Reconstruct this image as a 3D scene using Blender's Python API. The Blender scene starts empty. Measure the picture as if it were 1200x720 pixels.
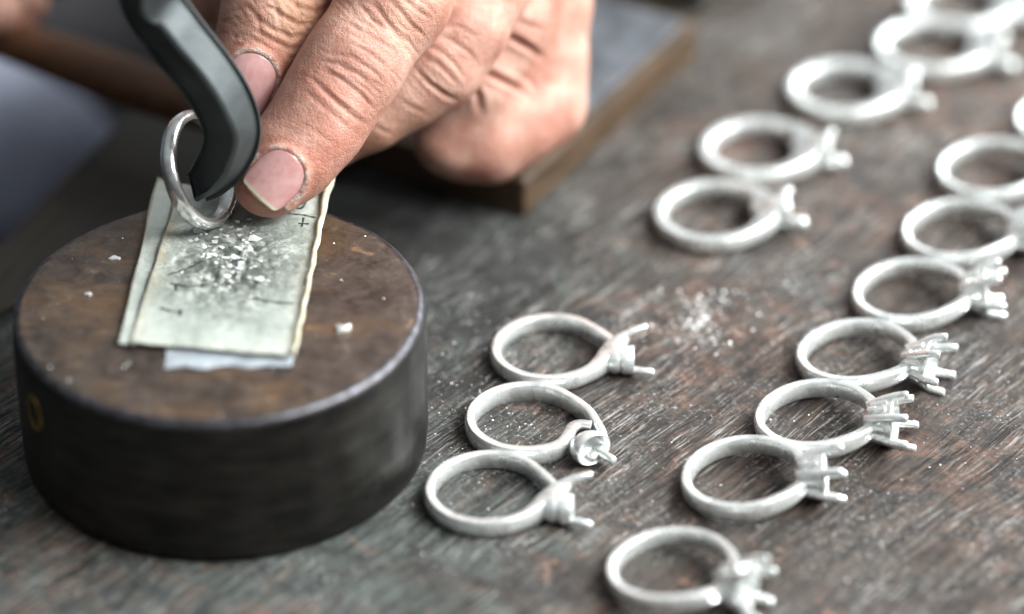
import bpy, bmesh, math, random
import numpy as np
from mathutils import Vector, Matrix, noise
PI = math.pi
S = 0.001                      # everything below is written in millimetres
random.seed(7); RNG = np.random.default_rng(7)
sc = bpy.context.scene
C = sc.collection

# ------------------------------------------------------------------ camera
TH = math.radians(33.3); DIST = 649.0; LENS = 117.2; FPX = LENS/36*1200
RIGHT = np.array([1., 0, 0]); UP = np.array([0, math.sin(TH), math.cos(TH)]); FWD = np.array([0, math.cos(TH), -math.sin(TH)])
CAM = -FWD*DIST
cd = bpy.data.cameras.new('camera'); cam = bpy.data.objects.new('camera', cd); C.objects.link(cam)
cam.location = CAM*S; cam.rotation_euler = (PI/2-TH, 0, 0)
cd.lens = LENS; cd.sensor_width = 36; cd.clip_start = .01; cd.clip_end = 20
cd.dof.use_dof = True; cd.dof.focus_distance = .613; cd.dof.aperture_fstop = 4.5; cd.dof.aperture_blades = 0
sc.camera = cam

# ------------------------------------------------------------------ light
w = bpy.data.worlds.new('World'); sc.world = w; w.use_nodes = True
nt = w.node_tree; bg = nt.nodes['Background']
tc = nt.nodes.new('ShaderNodeTexCoord'); sx = nt.nodes.new('ShaderNodeSeparateXYZ'); cr = nt.nodes.new('ShaderNodeValToRGB')
nt.links.new(tc.outputs['Generated'], sx.inputs[0]); nt.links.new(sx.outputs['Z'], cr.inputs[0]); nt.links.new(cr.outputs[0], bg.inputs[0])
cr.color_ramp.elements[0].position = 0.0; cr.color_ramp.elements[0].color = (.035, .032, .03, 1)
cr.color_ramp.elements[1].position = .9; cr.color_ramp.elements[1].color = (.55, .60, .63, 1)
bg.inputs[1].default_value = .66
def area(name, loc, target, size, size_y, power, col):
    l = bpy.data.lights.new(name, 'AREA'); l.shape = 'RECTANGLE'; l.size = size*S; l.size_y = size_y*S; l.energy = power; l.color = col
    o = bpy.data.objects.new(name, l); C.objects.link(o); o.location = Vector(loc)*S
    o.rotation_euler = (Vector(target)-Vector(loc)).to_track_quat('-Z', 'Y').to_euler()
area('window_light', (640, 40, 520), (60, 0, 0), 600, 460, 18.5, (.96, 1.0, .99))
area('back_window_light', (420, 620, 400), (90, 60, 0), 380, 240, 5.0, (.93, .98, 1.0))
area('ceiling_light', (460, -330, 640), (90, 0, 0), 360, 240, 6.0, (1.0, .99, .97))

r = sc.render; sc.render.engine = 'CYCLES'
sc.cycles.use_denoising = True; sc.cycles.max_bounces = 8; sc.cycles.caustics_reflective = False
sc.view_settings.view_transform = 'Standard'; sc.view_settings.look = 'None'; sc.view_settings.gamma = 1
sc.view_settings.exposure = 0.0

# ------------------------------------------------------------------ helpers
def ray(px, py):
    return RIGHT*((px-600)/FPX) + UP*((360-py)/FPX) + FWD
def tab(px, py, z=0.0):
    """point on the horizontal plane at height z seen at photo pixel"""
    d = ray(px, py); t = (z-CAM[2])/d[2]; p = CAM + d*t
    return np.array([p[0], p[1], z])
def cf(px, py, w):
    """camera frame (right, up, depth) in mm; w = depth beyond 618 mm"""
    dd = 618.0+w
    return np.array([(px-600)/FPX*dd, (360-py)/FPX*dd, dd])
def c2w(a):
    a = np.asarray(a, float)
    return CAM + a[..., 0:1]*RIGHT + a[..., 1:2]*UP + a[..., 2:3]*FWD
def vp(px, py, w): return c2w(cf(px, py, w))

def empty(name, loc=(0, 0, 0), rot=(0, 0, 0), **kw):
    o = bpy.data.objects.new(name, None); C.objects.link(o); o.empty_display_size = .005
    o.location = Vector([float(q) for q in loc])*S; o.rotation_euler = rot
    for k, v in kw.items(): o[k] = v
    return o
def mesh(name, verts, faces, mats=None, parent=None, smooth=True, loc=(0, 0, 0), midx=None, fix=True, **kw):
    me = bpy.data.meshes.new(name)
    me.from_pydata([tuple(float(c)*S for c in v) for v in verts], [], [tuple(int(i) for i in f) for f in faces])
    if mats is not None:
        for m in (mats if isinstance(mats, (list, tuple)) else [mats]): me.materials.append(m)
    if midx is not None: me.polygons.foreach_set('material_index', list(midx))
    if fix:
        bm = bmesh.new(); bm.from_mesh(me); bmesh.ops.recalc_face_normals(bm, faces=bm.faces); bm.to_mesh(me); bm.free()
    me.polygons.foreach_set('use_smooth', [smooth]*len(me.polygons)); me.update()
    o = bpy.data.objects.new(name, me); C.objects.link(o); o.location = Vector([float(q) for q in loc])*S
    if parent is not None: o.parent = parent
    for k, v in kw.items(): o[k] = v
    return o
def bevel(o, wd, seg=2, ang=35):
    m = o.modifiers.new('bevel', 'BEVEL'); m.width = wd*S; m.segments = seg; m.limit_method = 'ANGLE'; m.angle_limit = math.radians(ang); m.harden_normals = False
def sharp(o, ang=40):
    me = o.data; me.set_sharp_from_angle(angle=math.radians(ang))
class MB:
    def __init__(s): s.v = []; s.f = []
    def add(s, v, f):
        n = len(s.v); s.v += [tuple(map(float, p)) for p in v]; s.f += [tuple(i+n for i in q) for q in f]
    def tube(s, pts, rad, n=12, cap=True, sq=1.0):
        pts = [np.array(p, float) for p in pts]
        if not hasattr(rad, '__len__'): rad = [rad]*len(pts)
        t0 = pts[1]-pts[0]; ref = np.array([0, 0, 1.]) if abs(t0[2]) < .9*np.linalg.norm(t0) else np.array([1., 0, 0])
        a = np.cross(t0, ref); a /= np.linalg.norm(a); V = []
        for i, p in enumerate(pts):
            t = pts[min(i+1, len(pts)-1)]-pts[max(i-1, 0)]; t /= np.linalg.norm(t)
            a = a-t*np.dot(a, t); a /= np.linalg.norm(a); b = np.cross(t, a)
            for k in range(n):
                q = 2*PI*k/n; V.append(p+rad[i]*(a*math.cos(q)+sq*b*math.sin(q)))
        F = [(i*n+k, i*n+(k+1) % n, (i+1)*n+(k+1) % n, (i+1)*n+k) for i in range(len(pts)-1) for k in range(n)]
        if cap: F += [tuple(range(n))[::-1], tuple((len(pts)-1)*n+k for k in range(n))]
        s.add(V, F)
    def loft(s, rings, closed=False, cap=True):
        n = len(rings[0]); V = [p for q in rings for p in q]; m = len(rings); F = []
        for i in range(m if closed else m-1):
            j = (i+1) % m
            F += [(i*n+k, i*n+(k+1) % n, j*n+(k+1) % n, j*n+k) for k in range(n)]
        if cap and not closed: F += [tuple(range(n))[::-1], tuple((m-1)*n+k for k in range(n))]
        s.add(V, F)
    def build(s, name, mat, parent=None, **kw): return mesh(name, s.v, s.f, mat, parent, **kw)

# ------------------------------------------------------------------ materials
class M:
    def __init__(s, name, **p):
        s.m = bpy.data.materials.new(name); s.m.use_nodes = True; s.t = s.m.node_tree; s.b = s.t.nodes['Principled BSDF']
        s.co = s.t.nodes.new('ShaderNodeTexCoord'); s.set(**p)
    def set(s, **p):
        for k, v in p.items():
            k = {'color': 'Base Color', 'rough': 'Roughness', 'metal': 'Metallic', 'spec': 'Specular IOR Level'}.get(k, k)
            if hasattr(v, 'is_output'): s.t.links.new(v, s.b.inputs[k])
            else: s.b.inputs[k].default_value = (*v, 1) if isinstance(v, tuple) and len(v) == 3 and k != 'Subsurface Radius' else v
    def L(s, a, i):
        if hasattr(a, 'is_output'): s.t.links.new(a, i)
        else: i.default_value = (*a, 1) if isinstance(a, tuple) and len(a) == 3 and i.type == 'RGBA' else a
    def map(s, scale=(1, 1, 1), rot=(0, 0, 0), loc=(0, 0, 0)):
        """object coordinates in mm; rotate first, then scale"""
        a = s.t.nodes.new('ShaderNodeMapping'); s.t.links.new(s.co.outputs['Object'], a.inputs[0]); a.inputs['Rotation'].default_value = rot
        a.inputs['Scale'].default_value = (1000, 1000, 1000); a.inputs['Location'].default_value = loc
        b = s.t.nodes.new('ShaderNodeVectorMath'); b.operation = 'MULTIPLY'; b.inputs[1].default_value = scale
        s.t.links.new(a.outputs[0], b.inputs[0]); return b.outputs[0]
    def noise(s, vec, scale=1, detail=4, rough=.55, dist=0, lac=2.0):
        n = s.t.nodes.new('ShaderNodeTexNoise'); s.t.links.new(vec, n.inputs['Vector'])
        n.inputs['Scale'].default_value = scale; n.inputs['Detail'].default_value = detail; n.inputs['Roughness'].default_value = rough
        n.inputs['Distortion'].default_value = dist; n.inputs['Lacunarity'].default_value = lac; return n.outputs['Fac']
    def voro(s, vec, scale=1, feature='F1', out='Distance', rnd=1):
        n = s.t.nodes.new('ShaderNodeTexVoronoi'); n.feature = feature; s.t.links.new(vec, n.inputs['Vector']); n.inputs['Scale'].default_value = scale
        n.inputs['Randomness'].default_value = rnd; return n.outputs[out]
    def ramp(s, v, *st):
        n = s.t.nodes.new('ShaderNodeValToRGB'); s.t.links.new(v, n.inputs[0]); e = n.color_ramp.elements
        st = [(p, (c, c, c) if isinstance(c, (int, float)) else c) for p, c in st]
        e[0].position, e[1].position = st[0][0], st[-1][0]; e[0].color = (*st[0][1], 1); e[1].color = (*st[-1][1], 1)
        for p, c in st[1:-1]: q = e.new(p); q.color = (*c, 1)
        return n.outputs[0]
    def mix(s, f, a, b, mode='MIX'):
        n = s.t.nodes.new('ShaderNodeMix'); n.data_type = 'RGBA'; n.blend_type = mode
        s.L(f, n.inputs[0]); s.L(a, n.inputs[6]); s.L(b, n.inputs[7]); return n.outputs[2]
    def math(s, op, a, b=0.0):
        n = s.t.nodes.new('ShaderNodeMath'); n.operation = op; s.L(a, n.inputs[0]); s.L(b, n.inputs[1]); return n.outputs[0]
    def attr(s, name):
        n = s.t.nodes.new('ShaderNodeAttribute'); n.attribute_name = name; return n.outputs['Fac']
    def bump(s, h, dist=.1, strength=1.0, prev=None):
        n = s.t.nodes.new('ShaderNodeBump'); n.inputs['Strength'].default_value = strength; n.inputs['Distance'].default_value = dist*S
        s.t.links.new(h, n.inputs['Height'])
        if prev is not None: s.t.links.new(prev, n.inputs['Normal'])
        s.t.links.new(n.outputs[0], s.b.inputs['Normal']); return n.outputs[0]

def mat_bench():
    m = M('old_bench_wood'); g = (0, 0, math.radians(-50))
    wob = m.t.nodes.new('ShaderNodeVectorMath'); wob.operation = 'ADD'
    m.t.links.new(m.map((1, 1, 1), g), wob.inputs[0])
    wn = m.t.nodes.new('ShaderNodeTexNoise'); wn.inputs['Scale'].default_value = .035; wn.inputs['Detail'].default_value = 2; m.t.links.new(m.map(), wn.inputs['Vector'])
    ws = m.t.nodes.new('ShaderNodeVectorMath'); ws.operation = 'MULTIPLY'; ws.inputs[1].default_value = (0, 5, 0); m.t.links.new(wn.outputs['Color'], ws.inputs[0]); m.t.links.new(ws.outputs[0], wob.inputs[1])
    def gm_(sc3, off=0):
        b = m.t.nodes.new('ShaderNodeVectorMath'); b.operation = 'MULTIPLY_ADD'; b.inputs[1].default_value = sc3; b.inputs[2].default_value = (off, off*.7, off*.3); m.t.links.new(wob.outputs[0], b.inputs[0]); return b.outputs[0]
    fib = m.noise(gm_((.055, .75, 1)), 1, 7, .68, .2)
    fine = m.noise(gm_((.13, 1.9, 1), 31), 1, 6, .72, .4)
    long_ = m.noise(gm_((.02, .42, 1), 12), 1, 5, .6, .1)
    big = m.noise(m.map((1, 1, 1), g), .022, 4, .6, .6)
    mid = m.noise(m.map((1, .8, 1), g, (9, 3, 0)), .075, 6, .65, 1.0)
    blot = m.noise(m.map((1, .7, 1), g, (5, 40, 0)), .21, 7, .7, .8)
    sx = m.t.nodes.new('ShaderNodeSeparateXYZ'); m.t.links.new(m.map((1, 1, 1)), sx.inputs[0])
    gx = m.math('MULTIPLY_ADD', sx.outputs['X'], -.011); gx.node.inputs[2].default_value = .44
    gm = m.ramp(m.math('ADD', gx, m.math('MULTIPLY', m.math('SUBTRACT', mid, .5), 2.2)), (.2, 0.), (.8, 1.))
    brown = m.ramp(fib, (.30, (.012, .007, .006)), (.46, (.036, .024, .018)), (.60, (.085, .060, .046)), (.74, (.18, .15, .125)))
    grey = m.ramp(fib, (.28, (.022, .026, .024)), (.47, (.060, .070, .064)), (.62, (.125, .142, .132)), (.76, (.26, .285, .27)))
    col = m.mix(gm, brown, grey)
    red = m.ramp(m.math('ADD', m.math('MULTIPLY', blot, .6), m.math('MULTIPLY', big, .4)), (.50, 0.), (.60, 1.))
    col = m.mix(m.math('MULTIPLY', red, .55), col, m.mix(fine, (.075, .032, .020), (.27, .145, .10)))
    col = m.mix(m.math('MULTIPLY', m.ramp(blot, (.63, 0.), (.70, 1.)), .55), col, (.40, .24, .18))
    dark = m.ramp(m.math('ADD', m.math('MULTIPLY', mid, .5), m.math('MULTIPLY', blot, .5)), (.38, 1.), (.52, 0.))
    col = m.mix(m.math('MULTIPLY', dark, .86), col, (.014, .012, .013))
    # shade under the hand, painted into the wood behind the steel block
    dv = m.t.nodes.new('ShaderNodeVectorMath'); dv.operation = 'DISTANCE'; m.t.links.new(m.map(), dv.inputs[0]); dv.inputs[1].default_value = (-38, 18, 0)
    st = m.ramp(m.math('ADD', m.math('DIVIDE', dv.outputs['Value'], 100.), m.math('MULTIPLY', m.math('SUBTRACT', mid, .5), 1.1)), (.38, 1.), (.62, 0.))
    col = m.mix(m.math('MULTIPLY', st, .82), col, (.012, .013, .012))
    # bright worn ridges and black cracks along the grain
    wear = m.ramp(m.noise(m.map((1, 1, 1), g, (70, 0, 0)), .05, 5, .65), (.44, .06), (.60, 1.))
    col = m.mix(m.math('MULTIPLY', m.math('MULTIPLY', m.ramp(fine, (.54, 0.), (.61, 1.)), .72), wear), col, (.46, .45, .43))
    col = m.mix(m.math('MULTIPLY', m.ramp(fine, (.35, 1.), (.44, 0.)), .9), col, (.010, .008, .008))
    crack = m.ramp(m.math('ABSOLUTE', m.math('SUBTRACT', long_, .47)), (.003, 1.), (.014, 0.))
    col = m.mix(m.math('MULTIPLY', crack, .85), col, (.006, .005, .005))
    dust = m.noise(m.map(), 1.1, 6, .8); dm = m.noise(m.map((1, 1, 1), (0, 0, 0), (50, 0, 0)), .05, 4, .65)
    col = m.mix(m.math('MULTIPLY', m.ramp(dust, (.54, 0.), (.66, 1.)), m.ramp(dm, (.44, 0.), (.60, .85))), col, (.58, .60, .60))
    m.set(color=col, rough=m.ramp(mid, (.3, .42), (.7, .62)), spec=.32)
    h = m.math('ADD', m.math('MULTIPLY', fib, .5), m.math('MULTIPLY', fine, .5))
    h = m.math('SUBTRACT', h, m.math('MULTIPLY', crack, .5))
    n = m.bump(h, 1.3, .9); n = m.bump(dust, .25, .6, n); m.bump(mid, 2.5, .5, n)
    return m.m

def mat_silver(name='cast_silver', rough=.26, col=(.96, .99, .975), metal=.64, bs=1.0):
    m = M(name, metal=metal)
    a = m.noise(m.map(), .4, 2, .5); b = m.noise(m.map(), 2.6, 4, .65)
    pt = m.ramp(m.noise(m.map((1, 1, 1), (0, 0, 0), (13, 5, 2)), .22, 2, .45, .3), (.57, 0.), (.66, .45))
    m.set(color=m.mix(pt, m.mix(m.ramp(a, (.35, 0.), (.68, 1.)), col, tuple(c*.82 for c in col)), tuple(c*.42 for c in col)), rough=m.ramp(a, (.3, max(.08, rough-.08)), (.7, rough+.18)))
    n = m.bump(b, .07*bs, .5); m.bump(a, .28*bs, .4, n); return m.m

def mat_steel_side():
    m = M('blackened_steel', metal=.85)
    a = m.noise(m.map((.08, .08, .35)), 1, 5, .6); b = m.noise(m.map((1, 1, 1)), .8, 5, .7); c = m.noise(m.map((.12, .12, .012)), 1, 4, .6)
    col = m.ramp(a, (.3, (.022, .021, .020)), (.55, (.05, .047, .043)), (.75, (.085, .077, .068)))
    col = m.mix(m.math('MULTIPLY', m.ramp(b, (.62, 0.), (.72, 1.)), .5), col, (.20, .14, .08))
    m.set(color=col, rough=m.ramp(c, (.35, .30), (.65, .58))); m.bump(b, .12, .5); return m.m
def mat_steel_top():
    m = M('rust_stained_steel')
    a = m.noise(m.map(), .045, 6, .62, .8); b = m.noise(m.map((1, 1, 1), (0, 0, 0), (20, 0, 0)), .22, 6, .72, .5); c = m.noise(m.map(), 1.6, 5, .75)
    col = m.ramp(b, (.25, (.024, .018, .015)), (.43, (.064, .048, .040)), (.60, (.112, .085, .070)), (.76, (.20, .165, .14)))
    col = m.mix(m.math('MULTIPLY', m.ramp(a, (.48, 0.), (.66, 1.)), .62), col, m.mix(c, (.15, .075, .03), (.28, .16, .075)))
    scr = m.noise(m.map((.05, 1.6, 1), (0, 0, .5)), 1, 4, .7, .1); col = m.mix(m.ramp(scr, (.62, 0.), (.70, .35)), col, (.26, .23, .21))
    col = m.mix(m.ramp(b, (.62, 0.), (.70, .75)), col, (.36, .19, .06))
    col = m.mix(m.ramp(c, (.66, 0.), (.74, .5)), col, (.36, .33, .30))
    m.set(color=col, metal=.5, rough=m.ramp(b, (.3, .33), (.7, .52))); n = m.bump(b, .25, .5); m.bump(c, .12, .6, n); return m.m
def mat_rim():
    m = M('worn_steel_rim', metal=.9)
    b = m.noise(m.map(), .5, 5, .7)
    m.set(color=m.ramp(b, (.35, (.045, .04, .04)), (.7, (.15, .15, .17))), rough=.42); m.bump(b, .15, .6); return m.m
def mat_tool():
    m = M('dark_forged_steel', metal=.6)
    a = m.noise(m.map(), .09, 4, .6, .6); b = m.noise(m.map(), 1.3, 5, .7)
    m.set(color=m.ramp(a, (.35, (.055, .063, .066)), (.7, (.115, .127, .132))), rough=m.ramp(a, (.3, .46), (.7, .62)), ); n = m.bump(b, .12, .45); m.bump(a, .6, .3, n); return m.m
def mat_skin():
    m = M('skin')
    a = m.noise(m.map(), .13, 4, .6); b = m.noise(m.map(), .55, 4, .65); c = m.noise(m.map(), 2.6, 4, .7)
    col = m.ramp(a, (.34, (.39, .178, .128)), (.5, (.49, .262, .200)), (.68, (.60, .37, .295)))
    col = m.mix(m.math('MULTIPLY', m.ramp(b, (.5, 0.), (.72, 1.)), .35), col, (.46, .20, .14))
    col = m.mix(m.attr('red'), col, (.55, .20, .14))
    col = m.mix(m.attr('ochre'), col, (.42, .24, .12))
    col = m.mix(m.math('MULTIPLY', m.attr('crease'), .8), col, (.30, .12, .08))
    col = m.mix(m.math('MULTIPLY', m.attr('dry'), m.ramp(c, (.36, 0.), (.55, 1.))), col, (.80, .72, .66))
    dus = m.ramp(m.noise(m.map(), 1.7, 6, .8), (.66, 0.), (.75, .4)); col = m.mix(dus, col, (.75, .66, .6))
    m.set(color=col, rough=m.ramp(b, (.3, .42), (.7, .58)), spec=.45)
    m.set(**{'Subsurface Weight': .22, 'Subsurface Scale': .0016, 'Subsurface Radius': (1.0, .35, .18)})
    v = m.voro(m.map(), 1.15, 'DISTANCE_TO_EDGE'); v2 = m.voro(m.map((1, 1, 1), (0, 0, .6), (3, 3, 3)), 2.3, 'DISTANCE_TO_EDGE')
    n = m.bump(m.ramp(v, (0, 0.), (.14, 1.)), .10, .55); n = m.bump(m.ramp(v2, (0, 0.), (.15, 1.)), .05, .5, n); n = m.bump(b, .5, .45, n); m.bump(c, .12, .5, n)
    return m.m
def mat_nail():
    m = M('fingernail')
    e = m.attr('edge'); a = m.noise(m.map(), .35, 4, .6)
    col = m.ramp(a, (.35, (.70, .35, .34)), (.65, (.78, .47, .45)))
    col = m.mix(m.attr('root'), col, (.60, .24, .25))
    col = m.mix(e, col, (.80, .70, .54))
    m.set(color=col, rough=.2, spec=.55); m.set(**{'Subsurface Weight': .15, 'Subsurface Scale': .001, 'Coat Weight': .25, 'Coat Roughness': .25})
    m.bump(m.noise(m.map(), 1.1, 4, .7), .10, .4); return m.m
def mat_paper():
    m = M('smudged_paper')
    a = m.noise(m.map(), .10, 5, .6, .5); b = m.noise(m.map(), .27, 6, .7, 1.2); c = m.noise(m.map(), .95, 5, .75, .8)
    sx = m.t.nodes.new('ShaderNodeVectorMath'); sx.operation = 'DISTANCE'; m.t.links.new(m.map((1, .75, 1)), sx.inputs[0]); sx.inputs[1].default_value = (1, 2.5, 0)
    cen = m.ramp(m.math('DIVIDE', sx.outputs['Value'], 20.), (.25, 1.), (1.0, 0.))
    col = m.ramp(a, (.35, (.33, .365, .335)), (.6, (.49, .525, .485)))
    sm = m.ramp(b, (.38, 0.), (.54, 1.)); col = m.mix(m.math('MULTIPLY', m.math('MULTIPLY', sm, cen), .95), col, (.075, .085, .072))
    col = m.mix(m.math('MULTIPLY', m.math('MULTIPLY', m.ramp(c, (.50, 0.), (.62, 1.)), cen), .8), col, (.03, .035, .03))
    col = m.mix(m.math('MULTIPLY', m.math('MULTIPLY', m.ramp(b, (.33, 1.), (.42, 0.)), cen), .6), col, (.36, .31, .20))
    col = m.mix(m.math('MULTIPLY', m.attr('edge'), m.ramp(b, (.4, .3), (.6, 1.))), col, (.34, .25, .13))
    m.set(color=col, rough=.5, spec=.4); n = m.bump(b, .5, .5); m.bump(c, .2, .5, n); return m.m
def mat_simple(name, c1, c2, sc_=.3, rough=.6, bump=.3, **kw):
    m = M(name, rough=rough, **kw); a = m.noise(m.map(), sc_, 5, .65)
    m.set(color=m.ramp(a, (.35, c1), (.68, c2))); m.bump(a, bump, .5); return m.m
def mat_boardwood(name, c1, c2, rot):
    m = M(name, rough=.5); f = m.noise(m.map((.05, .9, .9), (0, 0, rot)), 1, 5, .6, .3)
    m.set(color=m.ramp(f, (.35, c1), (.66, c2))); m.bump(f, .4, .6); return m.m

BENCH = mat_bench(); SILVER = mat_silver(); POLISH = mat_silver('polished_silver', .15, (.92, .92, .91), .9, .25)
SKIN = mat_skin(); NAIL = mat_nail(); PAPER = mat_paper(); TOOL = mat_tool()

# ------------------------------------------------------------------ bench top and floor
E1 = tab(195, 118); E2 = tab(-20, 345)
ed = (E1-E2); ed /= np.linalg.norm(ed)
A1 = E1+ed*600; A0 = E2-ed*260
def bench():
    out = [(A0[0], A0[1]), (420, A0[1]-40), (620, 900), (A1[0], A1[1])]
    V = [(x, y, 0) for x, y in out]+[(x, y, -28) for x, y in out]
    F = [(0, 1, 2, 3), (7, 6, 5, 4)]+[(i, i+4, (i+1) % 4+4, (i+1) % 4) for i in range(4)]
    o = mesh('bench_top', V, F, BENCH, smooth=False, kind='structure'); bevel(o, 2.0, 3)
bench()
mesh('floor', [(-1500, -900, -420), (1500, -900, -420), (1500, 2500, -420), (-1500, 2500, -420)], [(0, 1, 2, 3)],
     mat_simple('dark_floor', (.010, .010, .011), (.03, .028, .027), .02, .7), smooth=False, kind='structure')

def dark_strip():  # dark strip added along the left edge to darken the bench behind the block
    nn = np.array([ed[1], -ed[0]]); q = tab(335, 232)[:2]; wd = abs((q-E1[:2])@nn); a, b = E2[:2]-ed[:2]*255, E1[:2]+ed[:2]*590
    if nn[0] < 0: nn = -nn
    f0 = tab(-8, 378)[:2]; f1 = q+(q-f0)/np.linalg.norm(q-f0)*500; P_ = [f0-(q-f0)/np.linalg.norm(q-f0)*4, f0, f1, E1[:2]+ed[:2]*590-nn*4, E2[:2]-ed[:2]*20-nn*4]; V = [(*p, .3) for p in P_]+[(*p, 2.2) for p in P_]+[]
    F = [(4, 3, 2, 1, 0), (5, 6, 7, 8, 9)]+[(i, (i+1) % 5, (i+1) % 5+5, i+5) for i in range(5)]
    o = mesh('added_dark_strip', V, F, mat_boardwood('dark_strip_wood', (.010, .008, .005), (.045, .034, .020), -math.atan2(ed[1], ed[0])), None, smooth=False, kind='structure'); bevel(o, .8, 2)
dark_strip()

# ------------------------------------------------------------------ round bench block
BC = tab(257, 357.5, 30); BR = 36.9; BH = 30.0
def block():
    root = empty('bench_block', (BC[0], BC[1], 0), label='round dark steel bench block with rust-stained top under the folded paper', category='bench block')
    prof = [(0, BH), (8, BH), (16, BH), (24, BH), (30, BH), (BR-1.6, BH), (BR-1.0, BH-.12), (BR-.45, BH-.5), (BR-.1, BH-1.15), (BR, BH-2.2), (BR, BH-4), (BR+.05, BH*.5), (BR, 4), (BR-.3, 1.0), (BR-1.2, 0), (0, 0)]
    n = 128; V = []; F = []; mi = []
    for k in range(n):
        q = 2*PI*k/n
        for i, (rr, z) in enumerate(prof):
            j = .0
            if 5 <= i <= 9: j = .16*noise.noise(Vector((math.cos(q)*6, math.sin(q)*6, i*.3)))+.09*noise.noise(Vector((math.cos(q)*25, math.sin(q)*25, i)))
            V.append(((rr+j)*math.cos(q), (rr+j)*math.sin(q), z+j*.6))
    m = len(prof)
    for k in range(n):
        k2 = (k+1) % n
        for i in range(m-1):
            F.append((k*m+i, k2*m+i, k2*m+i+1, k*m+i+1)); mi.append(0 if i < 5 else (1 if i < 8 else 2))
    b = mesh('block_body', V, F, [mat_steel_top(), mat_rim(), mat_steel_side()], root, midx=mi)
    # a small drilled hole with a brass lip, low on the left of the wall
    brass = mat_simple('tarnished_brass', (.22, .13, .03), (.55, .36, .10), .9, .38, .1, metal=.9)
    dark = mat_simple('hole_black', (.006, .005, .004), (.012, .01, .008), 1, .8)
    q = math.radians(211.5); ctr = Vector((math.cos(q)*(BR-.15), math.sin(q)*(BR-.15), 20.0)); nrm = Vector((math.cos(q), math.sin(q), 0)); tg = Vector((-math.sin(q), math.cos(q), 0))
    mb = MB(); pts = [ctr+tg*math.cos(2*PI*k/28)*2.4+Vector((0, 0, 1))*math.sin(2*PI*k/28)*3.3 for k in range(28)]
    rings = []
    for k in range(28):
        d = (pts[k]-ctr).normalized(); rings.append([tuple(pts[k]+d*.42*math.cos(2*PI*j/8)+nrm*.42*math.sin(2*PI*j/8)) for j in range(8)])
    mb.loft(rings, closed=True); mb.build('brass_lip', brass, root)
    V = [tuple(ctr+nrm*.22)]+[tuple(p+nrm*.22) for p in pts]; F = [(0, 1+k, 1+(k+1) % 28) for k in range(28)]
    V += [tuple(p-nrm*2) for p in pts]; F += [(1+k, 29+k, 29+(k+1) % 28, 1+(k+1) % 28) for k in range(28)]
    mesh('hole', V, F, dark, root, smooth=False)
block()
BT = BH+.03

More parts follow.
